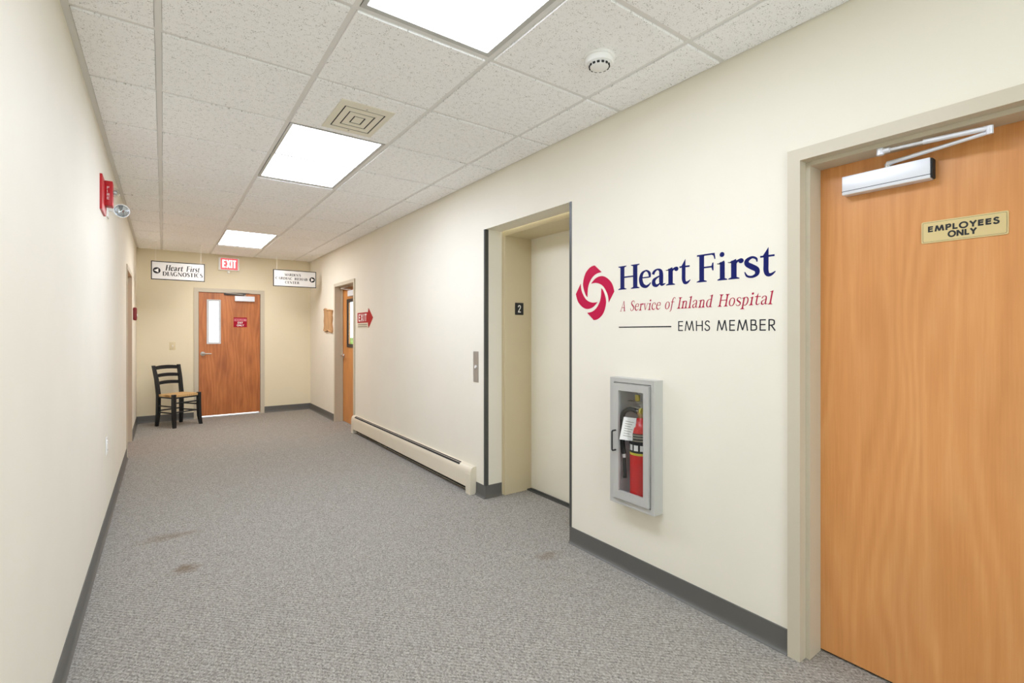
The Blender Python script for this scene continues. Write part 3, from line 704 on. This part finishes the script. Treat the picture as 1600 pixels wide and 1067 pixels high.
pl = thing('floor_number_plate', 'small black plate with a white 2 on the elevator jamb', 'sign', 'end', (2.398, EB - .0272, 1.517))
B(-.043, .043, -.05, .05, 0, .003, .001, 1).build('plate', M['black'], pl)
text(SANS, '2', -.016, .018, -.030, .06, M['print_white'], pl, 'numeral', w=.14, z0=.003)

cb = thing('call_button_panel', 'steel elevator call button plate beside the recess', 'call button', 'right', (XR, 3.397, 1.041))
B(-.04, .04, -.126, .126, 0, .004, .0015, 1).build('plate', M['steel'], cb)
b = MB().lathe([(0, .004), (.017, .004), (.017, .008), (.014, .0095), (0, .0095)], 24, 'z', (0, -.002, 0)).build('button_ring', M['chrome'], cb)
MB().lathe([(0, .0095), (.0105, .0095), (.0095, .0115), (0, .012)], 20, 'z', (0, -.002, 0)).build('button', M['white'], b)
for v in (-.108, .108): MB().lathe([(0, .004), (.005, .004), (.004, .0055), (0, .006)], 12, 'z', (0, v, 0)).build('screw', M['steel'], cb)

# ------------------------------------------------------------------ baseboard heater
ht = thing('baseboard_heater', 'long cream baseboard heater with dark top slots', 'heater', 'right', (XR, 6.465, 0))
HL = 6.465 - 3.395
def heater_prof(t=0.0):
    return [(.0, .225 - t), (.022, .225 - t), (.036, .219 - t), (.046, .207 - t), (.0535 - t, .188), (.0555 - t, .165), (.0555 - t, .055)]
pf = heater_prof()
n = len(pf); mb = MB()
inner = [(max(0, w - .003), v - .003) for w, v in pf[:-1]] + [(pf[-1][0] - .003, pf[-1][1])]
loop = pf + inner[::-1]
m_ = len(loop)
mb.add([(.07, v, w) for w, v in loop] + [(HL - .07, v, w) for w, v in loop], [(i, (i + 1) % m_, m_ + (i + 1) % m_, m_ + i) for i in range(m_)] + [tuple(range(m_ - 1, -1, -1)), tuple(range(m_, 2 * m_))])
mb.build('cover', M['heater'], ht)
for u0, u1 in ((0, .075), (HL - .075, HL)):
    end = MB(); ep = [(w, v) for w, v in pf[:-1]] + [(.0575, .165), (.0575, .0), (0, 0)]
    k = len(ep)
    end.add([(u0, v, w + (.0012 if 0 < w < .05 else 0)) for w, v in ep] + [(u1, v, w + (.0012 if 0 < w < .05 else 0)) for w, v in ep],
            [(i, (i + 1) % k, k + (i + 1) % k, k + i) for i in range(k)] + [tuple(range(k - 1, -1, -1)), tuple(range(k, 2 * k))])
    end.build('end_cap', M['heater'], ht)
B(.07, HL - .07, .012, .05, .0, .012).build('back_plate', M['dark'], ht)
# two slots along the sloped top
for (w0, v0), (w1, v1) in (((.0225, .2252), (.0325, .2213)), ((.0365, .2190), (.0465, .2070))):
    s = MB(); e = .0009
    s.add([(.10, v0 + e, w0), (HL - .20, v0 + e, w0), (HL - .20, v1 + e, w1 + e), (.10, v1 + e, w1 + e), (.10, v0 - .004, w0), (HL - .20, v0 - .004, w0), (HL - .20, v1 - .004, w1 - .002), (.10, v1 - .004, w1 - .002)],
          [(0, 1, 2, 3), (4, 7, 6, 5), (0, 4, 5, 1), (1, 5, 6, 2), (2, 6, 7, 3), (3, 7, 4, 0)])
    so = s.build('air_slot', M['dark'], ht)
B(.02, HL - .02, .0585, .0605, .0553, .0575).build('front_lip', M['heater'], ht)

# ------------------------------------------------------------------ wall lettering and emblem
lt = thing('wall_lettering', 'navy, crimson and grey vinyl lettering with a crimson swirl emblem on the wall', 'lettering', 'right', (XR, 1.868, 1.559))
def U(y): return 1.868 - y
boxes = [('H', 1.868, 1.719), ('e', 1.721, 1.643), ('a', 1.637, 1.552), ('r', 1.550, 1.476), ('t', 1.470, 1.408),
         ('F', 1.374, 1.277), ('i', 1.268, 1.219), ('r', 1.215, 1.142), ('s', 1.139, 1.072), ('t', 1.069, 1.004)]
EXT = {}
for ch in 'HeartFis':
    t = MB(); glyph_mb(t, SERIF, ch, 0, 0, 1, 1); xs = [p[0] for p in t.v]; EXT[ch] = (min(xs), max(xs))
for ch, ya, yb in boxes:
    a, b = EXT[ch]; sx = (ya - yb) / (b - a)
    glyph_mb(MB(), SERIF, ch, 0, 0, 1, 1)
    t = MB(); glyph_mb(t, SERIF, ch, U(ya) - a * sx, 0, sx, .131, bold=1.12); t.build('title_letter', M['navy'], lt)
for s, ya, yb in (('A', 1.856, 1.812), ('Service', 1.786, 1.579), ('of', 1.560, 1.500), ('Inland', 1.485, 1.288), ('Hospital', 1.266, 1.012)):
    text(SERIF, s, U(ya), U(yb), -.121, .056, M['rose'], lt, 'tagline_letter', shear=.2, gap=.03, single=False, bold=.72)
B(U(1.865), U(1.518), -.2125, -.2065, 0, .0008).build('rule', M['ink'], lt)
for s, ya, yb in (('EMHS', 1.479, 1.302), ('MEMBER', 1.271, 1.003)):
    text(SANS, s, U(ya), U(yb), -.232, .049, M['ink'], lt, 'member_letter', w=.11, gap=.1, single=False)
pt = [(.004, .162), (.06, .117), (.017, .111), (-.019, .09), (-.045, .054), (-.055, .017), (-.057, -.023), (-.071, -.01), (-.087, .023), (-.095, .058), (-.087, .096), (-.069, .129), (-.04, .152), (-.014, .161)]
pr = [(-.027, .056), (.002, .08), (.033, .092), (.068, .093), (.102, .079), (.132, .054), (.148, .028), (.158, -.003), (.115, -.064), (.111, -.031), (.098, -.001), (.075, .03), (.048, .048), (.017, .057), (-.006, .058)]
def smooth_poly(p, sharp):
    """rounds the curved runs of an outline between its sharp points"""
    n = len(p); idx = sorted(sharp); out = []
    for a, b in zip(idx, idx[1:] + [idx[0] + n]):
        seg = [p[k % n] + (0.0,) for k in range(a, b + 1)]
        out += [q[:2] for q in catmull(seg, 4)[:-1]] if len(seg) > 2 else [seg[0][:2]]
    return out
ec = (U(2.056), -.003)
for p, sh in ((pt, (0, 1, 6)), (pr, (0, 7, 8))):
    sp = smooth_poly(p, sh)
    for sg in (1, -1):
        MB().prism([(ec[0] + sg * x, ec[1] + sg * y) for x, y in sp], 0, .0009).build('emblem_petal', M['crimson'], lt)

# ------------------------------------------------------------------ fire extinguisher cabinet and extinguisher
CX = 1.867
cab = thing('extinguisher_cabinet', 'grey metal cabinet with a glass door holding the fire extinguisher', 'cabinet', 'right', (XR, CX, .39))
CWD, CH, CD = .298, .684, .068
def cu(y): return CX - y
MB().ring((0, CWD, 0, CH), (.024, CWD - .024, .024, CH - .024), .0, CD, CD - .004).build('trim_frame', M['alu2'], cab)
tb = MB(); tu0, tu1, tv0, tv1, td = .024, CWD - .024, .028, CH - .028, -.125
tb.box(tu0, tu1, tv0, tv1, td - .003, td); tb.box(tu0, tu0 + .003, tv0, tv1, td, .058); tb.box(tu1 - .003, tu1, tv0, tv1, td, .058)
tb.box(tu0, tu1, tv0, tv0 + .003, td, .058); tb.box(tu0, tu1, tv1 - .003, tv1, td, .058)
tb.build('tub', M['tub'], cab)
dr = MB().ring((.028, CWD - .030, .030, CH - .030), (.061, CWD - .068, .073, CH - .068), .055, CD + .008, CD + .004).build('cabinet_door', M['alu2'], cab)
B(.055, CWD - .062, .067, CH - .062, .058, .062).build('pane', M['cabglass'], dr)
MB().sweep([(.045, .29, CD + .006), (.045, .29, CD + .03), (.045, .295, CD + .034), (.045, .392, CD + .034), (.045, .397, CD + .03), (.045, .397, CD + .006)], .0045, 10).build('pull_handle', M['black'], dr)

ex = thing('fire_extinguisher', 'red fire extinguisher with a white tag inside the glass cabinet', 'fire extinguisher', 'floor', (2.098, 1.722, .4215))
er = .060
MB().lathe([(.0, 0), (er - .006, 0), (er, .006), (er, .362), (er - .004, .388), (er - .018, .412), (.024, .43), (.019, .438), (.0, .438)], 32).build('cylinder', M['red_ext'], ex)
MB().lathe([(.019, .438), (.019, .454), (.023, .456), (.023, .468), (.016, .472), (.016, .492), (0, .492)], 20).build('valve', M['brass'], ex)
MB().box(-.016, .016, -.015, .075, .487, .496, .002, 1).box(-.012, .012, -.02, .05, .468, .478, .002, 1).build('handle', M['steel'], ex)
MB().box(-.012, .012, -.012, .085, .517, .524, .002, 1).box(-.012, .012, -.016, -.006, .487, .524).build('squeeze_lever', M['steel'], ex)
g = MB().lathe([(0, 0), (.016, 0), (.016, .01), (0, .01)], 20, '-y', (-.018, -.012, .477)).build('pressure_gauge', M['print_yellow'], ex)
MB().box(-.026, -.010, -.004, .022, .528, .562, .003, 1).build('pull_pin_tag', M['print_yellow'], ex)
# wrap-round label and print
def band(r, a0, a1, z0, z1, n=14):
    mb = MB(); vs = []
    for k in range(n + 1):
        t = R_(a0 + (a1 - a0) * k / n)
        for rr in (r, r - .0012):
            for z in (z0, z1): vs.append((rr * math.cos(t), rr * math.sin(t), z))
    fs = []
    for k in range(n):
        o = 4 * k; p = o + 4
        fs += [(o, p, p + 1, o + 1), (o + 2, o + 3, p + 3, p + 2), (o + 1, p + 1, p + 3, o + 3), (o, o + 2, p + 2, p)]
    fs += [(0, 1, 3, 2), (4 * n, 4 * n + 2, 4 * n + 3, 4 * n + 1)]
    return mb.add(vs, fs)
lb = band(er + .0008, 100, 300, .255, .36).build('label', M['black'], ex)
for a0 in (150, 182, 214, 246): band(er + .0016, a0, a0 + 22, .268, .298, 5).build('pictogram', M['print_white'], lb)
band(er + .0016, 140, 280, .244, .256).build('label_stripe', M['print_yellow'], lb)
for z in (.318, .334, .348): band(er + .0016, 170, 262, z, z + .006).build('label_print', M['print_grey'], lb)
hp = [(0, .02, .466), (-.015, .06, .478), (-.03, .09, .462), (-.036, .102, .42), (-.036, .102, .36), (-.034, .1, .28), (-.032, .092, .23)]
hs = MB().sweep([tuple(q) for q in catmull(hp, 5)], .0125, 12).build('hose', M['black'], ex)
MB().sweep([(-.032, .092, .235), (-.032, .09, .21)], .0105, 12).build('hose_ferrule', M['white'], hs)
MB().sweep([(-.032, .09, .21), (-.033, .086, .15), (-.034, .083, .10)], [.008, .009, .011], 12).build('nozzle', M['black'], hs)
band(er + .003, 0, 359.9, .30, .312, 30).build('hose_strap', M['black'], ex)
tg = MB().prism([(-.036, 0), (.03, .006), (.034, -.118), (-.04, -.124)], 0, .0008).build('inspection_tag', M['print_white'], ex)
tg.matrix_local = Matrix.Translation((-.066, .016, .440)) @ Matrix(((math.cos(R_(-52)), 0, -math.sin(R_(52)), 0), (math.sin(R_(-52)), 0, -math.cos(R_(52)), 0), (0, 1, 0, 0), (0, 0, 0, 1))) @ Matrix.Rotation(R_(-9), 4, 'Z')
for k in range(7):
    MB().box(-.024, .02 - .006 * (k % 3), -.022 - k * .013, -.019 - k * .013, .0008, .0012).build('tag_print', M['print_grey'], tg)

# ------------------------------------------------------------------ signs
def hang_sign(label, x0, x1, z0, z1, lines, arrow):
    t = thing('hanging_sign', label, 'sign', 'end', (x0, 8.11, z0), 'hanging direction signs')
    w, h = x1 - x0, z1 - z0
    B(.006, w - .006, .006, h - .006, -.009, .009).build('panel', M['signface'], t)
    MB().ring((0, w, 0, h), (.010, w - .010, .010, h - .010), -.011, .011).build('border', M['print'], t)
    for (font, s, u0, u1, v, hh, sh, bold) in lines:
        text(font, s, u0, u1, v, hh, M['print'], t, 'sign_text', shear=sh, z0=.009, bold=bold)
    ax, sg = arrow
    d = MB().lathe([(0, .009), (.042, .009), (.042, .0105), (0, .0105)], 28, 'z', (ax, h / 2 - .002, 0)).build('arrow_disc', M['print'], t)
    MB().prism([(ax + sg * .03, h / 2 - .002), (ax - sg * .018, h / 2 + .025), (ax - sg * .018, h / 2 - .029)], .0105, .0115).build('arrow', M['print_white'], d)
    for u in (.05, w - .045):
        MB().cyl((u, h, 0), (u, HC - z0 - .004, 0), .0014, n=6).build('wire', M['white'], t)
        MB().lathe([(0, HC - z0 - .012), (.016, HC - z0 - .010), (.019, HC - z0 - .001), (0, HC - z0 - .001)], 14, '+y', (u, 0, 0)).build('ceiling_hook', M['white'], t)
    return t
hang_sign('white hanging sign with a left arrow, above the chair', -.131, .479, 2.040, 2.288,
          [(SERIF, 'Heart', .155, .36, .128, .075, .2, 1.4), (SERIF, 'First', .39, .555, .128, .075, .2, 1.4), (SERIF, 'DIAGNOSTICS', .125, .585, .055, .056, 0, 1.4)], (.062, -1))
hang_sign('white hanging sign with a right arrow, near the amber door', 1.360, 1.981, 2.033, 2.288,
          [(SERIF, "MARDEN'S", .16, .39, .165, .038, 0, 1.4), (SERIF, 'CARDIAC', .03, .27, .106, .038, 0, 1.4), (SERIF, 'REHAB', .30, .49, .106, .038, 0, 1.4), (SERIF, 'CENTER', .165, .37, .047, .038, 0, 1.4)], (.562, 1))

es = thing('exit_sign', 'lit red and white exit sign high on the end wall', 'exit sign', 'end', (.706, YE, 2.308))
B(0, .285, 0, .2, 0, .05, .006, 2).build('housing', M['white'], es)
B(.03, .262, .012, .188, .0495, .052, .001, 1).build('lit_face', emit('lit_red_face', (1.0, 0.13, 0.16), 0.42, (0.35, 0.05, 0.06)), es)
text(SANS, 'EXIT', .055, .24, .04, .125, emit('lit_letters', (1.0, 0.72, 0.70), 0.8), es, 'exit_letter', w=.17, z0=.052, gap=.12, single=False)
MB().lathe([(0, 0), (.02, 0), (.02, .012), (.012, .02), (0, .02)], 16, 'z', (.14, -.022, .012)).build('test_lamp', M['white'], es)

em = thing('door_notice', 'gold EMPLOYEES ONLY plate on the birch door', 'sign', 'right', (XR + .1345, .557, 1.6365))
def rrect(u0, u1, v0, v1, r, n=5):
    P = []
    for cx, cy, a in ((u1 - r, v0 + r, -90), (u1 - r, v1 - r, 0), (u0 + r, v1 - r, 90), (u0 + r, v0 + r, 180)):
        P += [(cx + r * math.cos(R_(a + 90 * k / n)), cy + r * math.sin(R_(a + 90 * k / n))) for k in range(n + 1)]
    return P
MB().prism(rrect(0, .222, 0, .0765, .005), 0, .003).build('plate', M['gold'], em)
bo, bi = rrect(.004, .218, .004, .0725, .004), rrect(.0048, .2172, .0048, .0717, .0035)
k = len(bo); mb = MB(); mb.add([p + (.0032,) for p in bo] + [p + (.0032,) for p in bi] , [(i, (i + 1) % k, k + (i + 1) % k, k + i) for i in range(k)])
mb.build('border_line', M['print'], em)
text(SANS, 'EMPLOYEES', .019, .201, .0385, .0205, M['print'], em, 'sign_text', w=.25, z0=.003, gap=.13)
text(SANS, 'ONLY', .073, .146, .0135, .0205, M['print'], em, 'sign_text', w=.25, z0=.003, gap=.1)

rs = thing('door_notice', 'small crimson notice on the reddish end door', 'sign', 'end', (.917, YE + .008, 1.411))
B(0, .19, 0, .157, 0, .003, .001, 1).build('plate', M['crimson_sign'], rs)
B(.008, .182, .098, .135, .003, .0034).build('band', mat('pink_print', (222, 140, 150), .5), rs)
text(SANS, 'EMERGENCY', .012, .178, .103, .026, M['crimson_sign'], rs, 'sign_text', w=.18, z0=.0034)
text(SANS, 'EXIT', .058, .132, .058, .028, M['print_white'], rs, 'sign_text', w=.2, z0=.003)
text(SANS, 'ONLY', .046, .146, .016, .028, M['print_white'], rs, 'sign_text', w=.2, z0=.003)

ea = thing('exit_arrow_sign', 'red arrow shaped EXIT sign on the wall above the heater', 'sign', 'right', (XR, 6.371, 1.383))
ah = [(0, .070), (.345, .070), (.345, .0), (.40, .0), (.575, .124), (.42, .245), (.375, .245), (.345, .196), (0, .196)]
ah = [(0, .066), (.40, .066), (.42, .0), (.575, .124), (.42, .245), (.40, .196), (0, .196)]
MB().prism(ah, 0, .004).build('arrow_panel', M['red_sign'], ea)
text(SANS, 'EXIT', .045, .355, .084, .094, M['print_white'], ea, 'sign_letter', w=.19, z0=.004, gap=.14, single=False)
B(0, .40, .0, .063, 0, .003).build('lower_panel', mat('cream_sign_strip', (222, 212, 188), .5), ea)
for v in (.012, .036): B(.02, .37, v, v + .012, .003, .0035).build('small_print', M['print_grey'], ea)

pq = thing('wooden_plaque', 'scroll shaped tan wooden plaque on the wall beside the amber door', 'plaque', 'right', (XR, 7.96, 1.335))
op = [(0, .345), (.09, .365), (.19, .335), (.30, .34), (.40, .318), (.455, .325), (.43, .26), (.445, .2), (.42, .12), (.45, .05), (.44, -.005), (.36, .0), (.24, .03), (.12, .0), (.03, .018), (-.012, .03), (.015, .1), (-.005, .17), (.02, .25)]
MB().prism([q[:2] for q in catmull([p + (0,) for p in op + op[:1]], 4)[:-1]], 0, .022).build('board', M['plaque'], pq)
MB().sweep([(-.005, .348, .016), (.09, .36, .024), (.2, .335, .024), (.32, .335, .024), (.45, .32, .016)], .011, 10).build('rolled_edge', M['plaque'], pq)
MB().sweep([(-.01, .028, .016), (.12, .006, .024), (.24, .03, .024), (.36, .004, .024), (.445, -.002, .016)], .011, 10).build('rolled_edge', M['plaque'], pq)

# ------------------------------------------------------------------ alarms, lamps, detectors, switches
fa = thing('fire_alarm_strobe', 'red fire alarm horn with a clear strobe high on the left wall', 'fire alarm', 'left', (XL, 3.86, 2.075))
MB().ring((0, .25, 0, .215), (.03, .22, .03, .185), 0, .012, .016).box(.028, .222, .028, .187, 0, .014).build('back_plate', M['red'], fa)
bx = B(.15, .235, .055, .212, .010, .052, .004, 2).build('horn_box', M['red'], fa)
MB().lathe([(0, 0), (.03, 0), (.03, .012), (.022, .026), (.008, .032), (0, .032)], 20, 'z', (.19, .15, .052)).build('strobe_lens', M['clear'], bx)
MB().lathe([(0, 0), (.014, 0), (.014, .018), (0, .02)], 14, 'z', (.19, .15, .053)).build('reflector', M['chrome'], bx)
fl = MB()
for i, ch in enumerate('FIRE'):
    glyph_mb(fl, SANS, ch, -.0075, .024 - i * .022, .026, .017, .16, 0, 0, .0006)
fo = fl.build('fire_lettering', M['print_white'], bx)
# lettering runs down the side of the box that faces along the corridor
fo.matrix_local = Matrix(((0, 0, -1, .1496), (0, 1, 0, .135), (1, 0, 0, .030), (0, 0, 0, 1)))

el2 = thing('emergency_lamp', 'clear round emergency lamp head below the red fire alarm', 'emergency lamp', 'left', (XL, 4.34, 2.165))
B(-.05, .05, -.055, .055, 0, .008, .002, 1).build('wall_plate', M['white'], el2)
MB().sweep([(0, 0, .006), (0, 0, .04), (-.006, 0, .066)], [.012, .012, .016], 14).build('stalk', M['white'], el2)
MB().lathe([(0, -.03), (.02, -.03), (.038, -.012), (.046, .006), (.046, .014), (.042, .014), (.040, .004), (.03, -.006), (0, -.022)], 28, 'z').build('lamp_head', M['white'], el2).matrix_local = Matrix.Translation((-.01, 0, .078)) @ Matrix.Rotation(R_(-78), 4, 'Y')
lens = MB().lathe([(0, .010), (.043, .010), (.043, .015), (.03, .022), (0, .025)], 28, 'z').build('lens', M['clear'], el2); lens.matrix_local = Matrix.Translation((-.01, 0, .078)) @ Matrix.Rotation(R_(-78), 4, 'Y')
rf = MB().lathe([(0, -.012), (.012, -.010), (.03, .0), (.04, .009), (.041, .009), (.030, -.004), (0, -.02)], 28, 'z').build('reflector', M['chrome'], el2); rf.matrix_local = Matrix.Translation((-.01, 0, .078)) @ Matrix.Rotation(R_(-78), 4, 'Y')

ps = thing('alarm_pull_box', 'small dark red alarm box on the left wall beyond the doorway', 'alarm box', 'left', (XL, 7.86, 1.48))
B(0, .11, 0, .165, 0, .04, .014, 3).build('box', M['red_dark'], ps)
B(.02, .09, .05, .085, .039, .048, .003, 1).build('pull_bar', M['print_white'], ps)

sd = thing('smoke_detector', 'white round smoke detector on a ceiling tile', 'smoke detector', 'ceil', (1.585, 1.535, HC))
MB().lathe([(0, 0), (.068, 0), (.068, .010), (.064, .012), (0, .012)], 40).build('base', M['white'], sd)
MB().lathe([(0, .011), (.063, .011), (.063, .026), (.058, .034), (.046, .038), (.044, .04), (0, .04)], 40).build('body', M['white'], sd)
for k in range(14):
    a = 2 * math.pi * k / 14
    o = B(-.006, .006, -.0025, .0025, .0, .009, .001, 1).build('vent_slot', M['dark'], sd)
    o.matrix_local = Matrix.Rotation(a, 4, 'Z') @ Matrix.Translation((0, .0445, .0375))
MB().lathe([(0, .039), (.044, .039), (.04, .047), (.03, .05), (0, .05)], 36).build('cap', M['white'], sd)

vt = thing('air_vent', 'cream square ceiling air vent with nested louvres', 'air vent', 'ceil', (.912, 2.80, HC))
a, b = .147, .205
MB().ring((-a, a, -b, b), (-.114, .114, -.150, .150), 0, .004, .0075).build('flange', M['vent'], vt)
B(-.115, .115, -.151, .151, .0015, .0045).build('duct_opening', M['dark'], vt)
for p, q, s_, t_ in ((.106, .140, .074, .098), (.066, .088, .034, .052)):
    MB().ring((-p, p, -q, q), (-s_, s_, -t_, t_), .0045, .0068, .0075).build('louvre', M['vent'], vt)
B(-.026, .026, -.042, .042, .0045, .0072, .001, 1).build('centre_plate', M['vent'], vt)
for sgn in (1, -1): MB().lathe([(0, .007), (.006, .007), (.005, .009), (0, .0095)], 12, 'z', (0, sgn * .165, 0)).build('screw', M['steel'], vt)

sw = thing('light_switch', 'ivory light switch above the chair', 'light switch', 'end', (.116, YE, 1.122))
B(-.038, .038, -.059, .059, 0, .006, .003, 2).build('plate', M['ivory'], sw)
B(-.006, .006, -.012, .012, .005, .016, .002, 1).build('toggle', M['white'], sw)
for v in (-.038, .038): MB().lathe([(0, .006), (.0035, .006), (.003, .0072), (0, .0075)], 10, 'z', (0, v, 0)).build('screw', M['steel'], sw)
ol = thing('wall_outlet', 'white electrical outlet low on the left wall', 'outlet', 'left', (XL, 4.264, .553))
B(-.038, .038, -.06, .06, 0, .006, .003, 2).build('plate', M['white'], ol)
for v in (-.027, .027):
    s = B(-.017, .017, v - .014, v + .014, .005, .008, .003, 1).build('socket', M['white'], ol)
    for u in (-.006, .006): B(u - .0015, u + .0015, v - .004, v + .006, .0078, .0084).build('slot', M['dark'], s)

# ------------------------------------------------------------------ ladder-back chair
ch = thing('ladderback_chair', 'black ladder-back chair with a woven rush seat by the end door', 'chair', 'floor', (.178, 8.432, 0))
ch.matrix_world = Matrix.Translation((.178, 8.432, 0)) @ Matrix.Rotation(R_(213.2), 4, 'Z')
def post(pts, r):
    """square-section post through (x, y, z) points"""
    mb = MB(); vs = []; n = len(pts)
    for (x, y, z), q in zip(pts, r):
        vs += [(x - q, y - q, z), (x + q, y - q, z), (x + q, y + q, z), (x - q, y + q, z)]
    fs = [(3, 2, 1, 0), tuple(4 * (n - 1) + k for k in range(4))]
    for i in range(n - 1):
        for k in range(4): j = (k + 1) % 4; fs.append((4 * i + k, 4 * i + j, 4 * i + 4 + j, 4 * i + 4 + k))
    return mb.add(vs, fs)
for s in (1, -1):
    post([(s * .190, .20, 0), (s * .182, .178, .12), (s * .18, .172, .3), (s * .18, .172, .462)], [.017, .021, .022, .021]).build('front_leg', M['chair'], ch)
    post([(s * .172, -.195, 0), (s * .165, -.175, .18), (s * .163, -.172, .44), (s * .168, -.205, .66), (s * .178, -.255, .855)], [.017, .021, .022, .020, .017]).build('back_post', M['chair'], ch)
st = MB(); zt = .452
rim = [(-.172, -.165), (.172, -.165), (.19, .182), (-.19, .182)]
vs = [(x, y, zt - .03) for x, y in rim] + [(x, y, zt) for x, y in rim] + [(x * .5, y * .5, zt + .004) for x, y in rim] + [(0, 0, zt - .006)]
fs = [(3, 2, 1, 0)] + [(k, (k + 1) % 4, 4 + (k + 1) % 4, 4 + k) for k in range(4)] + [(4 + k, 4 + (k + 1) % 4, 8 + (k + 1) % 4, 8 + k) for k in range(4)] + [(8 + k, 8 + (k + 1) % 4, 12) for k in range(4)]
st.add(vs, fs); st.build('seat', M['rush'], ch)
for a, b in (((-.18, .172), (.18, .172)), ((-.165, -.172), (.165, -.172)), ((-.18, .17), (-.164, -.17)), ((.18, .17), (.164, -.17))):
    MB().sweep([(a[0], a[1], .413), (b[0], b[1], .413)], .013, 10).build('seat_rail', M['chair'], ch)
def slat(z, h, y, xw, crown):
    n = 8; mb = MB(); vs = []
    for k in range(n + 1):
        u = -1 + 2 * k / n; yy = y - .028 * (1 - u * u); top = z + h / 2 + crown * (1 - u * u); bot = z - h / 2 + crown * .75 * (1 - u * u)
        vs += [(u * xw, yy - .007, bot), (u * xw, yy + .007, bot), (u * xw, yy + .007, top), (u * xw, yy - .007, top)]
    fs = [(0, 1, 2, 3), tuple(4 * n + q for q in (3, 2, 1, 0))]
    for k in range(n):
        for q in range(4): j = (q + 1) % 4; fs.append((4 * k + q, 4 * k + 4 + q, 4 * k + 4 + j, 4 * k + j))
    return mb.add(vs, fs)
for z, y, h in ((.815, -.246, .05), (.705, -.218, .045), (.60, -.195, .045)): slat(z, h, y, .172, .014).build('back_slat', M['chair'], ch)
for z in (.18, .31): MB().sweep([(-.182, .174, z + .03), (.182, .174, z + .03)], .0105, 10).build('stretcher', M['chair'], ch)
for s in (1, -1):
    for z in (.20, .29): MB().sweep([(s * .182, .174, z), (s * .166, -.174, z)], .0105, 10).build('stretcher', M['chair'], ch)
MB().sweep([(-.165, -.174, .22), (.165, -.174, .22)], .0105, 10).build('stretcher', M['chair'], ch)

# ------------------------------------------------------------------ greenery outside the door window
bm = bmesh.new(); bmesh.ops.create_icosphere(bm, subdivisions=4, radius=1.0)
for q in bm.verts:
    d = q.co.normalized(); k = 1 + .10 * math.sin(9 * d.x + 3 * d.z) * math.sin(8 * d.y + 2 * d.x) + random.uniform(-.05, .05)
    q.co = Vector((d.x * 2.6 * k, d.y * 2.6 * k, d.z * 1.6 * k))
me = bpy.data.meshes.new('foliage'); bm.to_mesh(me); bm.free(); me.materials.append(M['lawn'])
tr = thing('tree', 'green tree crown glimpsed through the black framed door window', 'tree', 'floor', (9.6, 30.0, -3.0))
fo = bpy.data.objects.new('foliage', me); COL.objects.link(fo); fo.parent = tr; fo.location = (0, 0, 2.4)
MB().sweep([(0, 0, 0), (.05, 0, .8), (0, .03, 1.8)], [.16, .12, .09], 10).build('trunk', M['door_end'], tr)
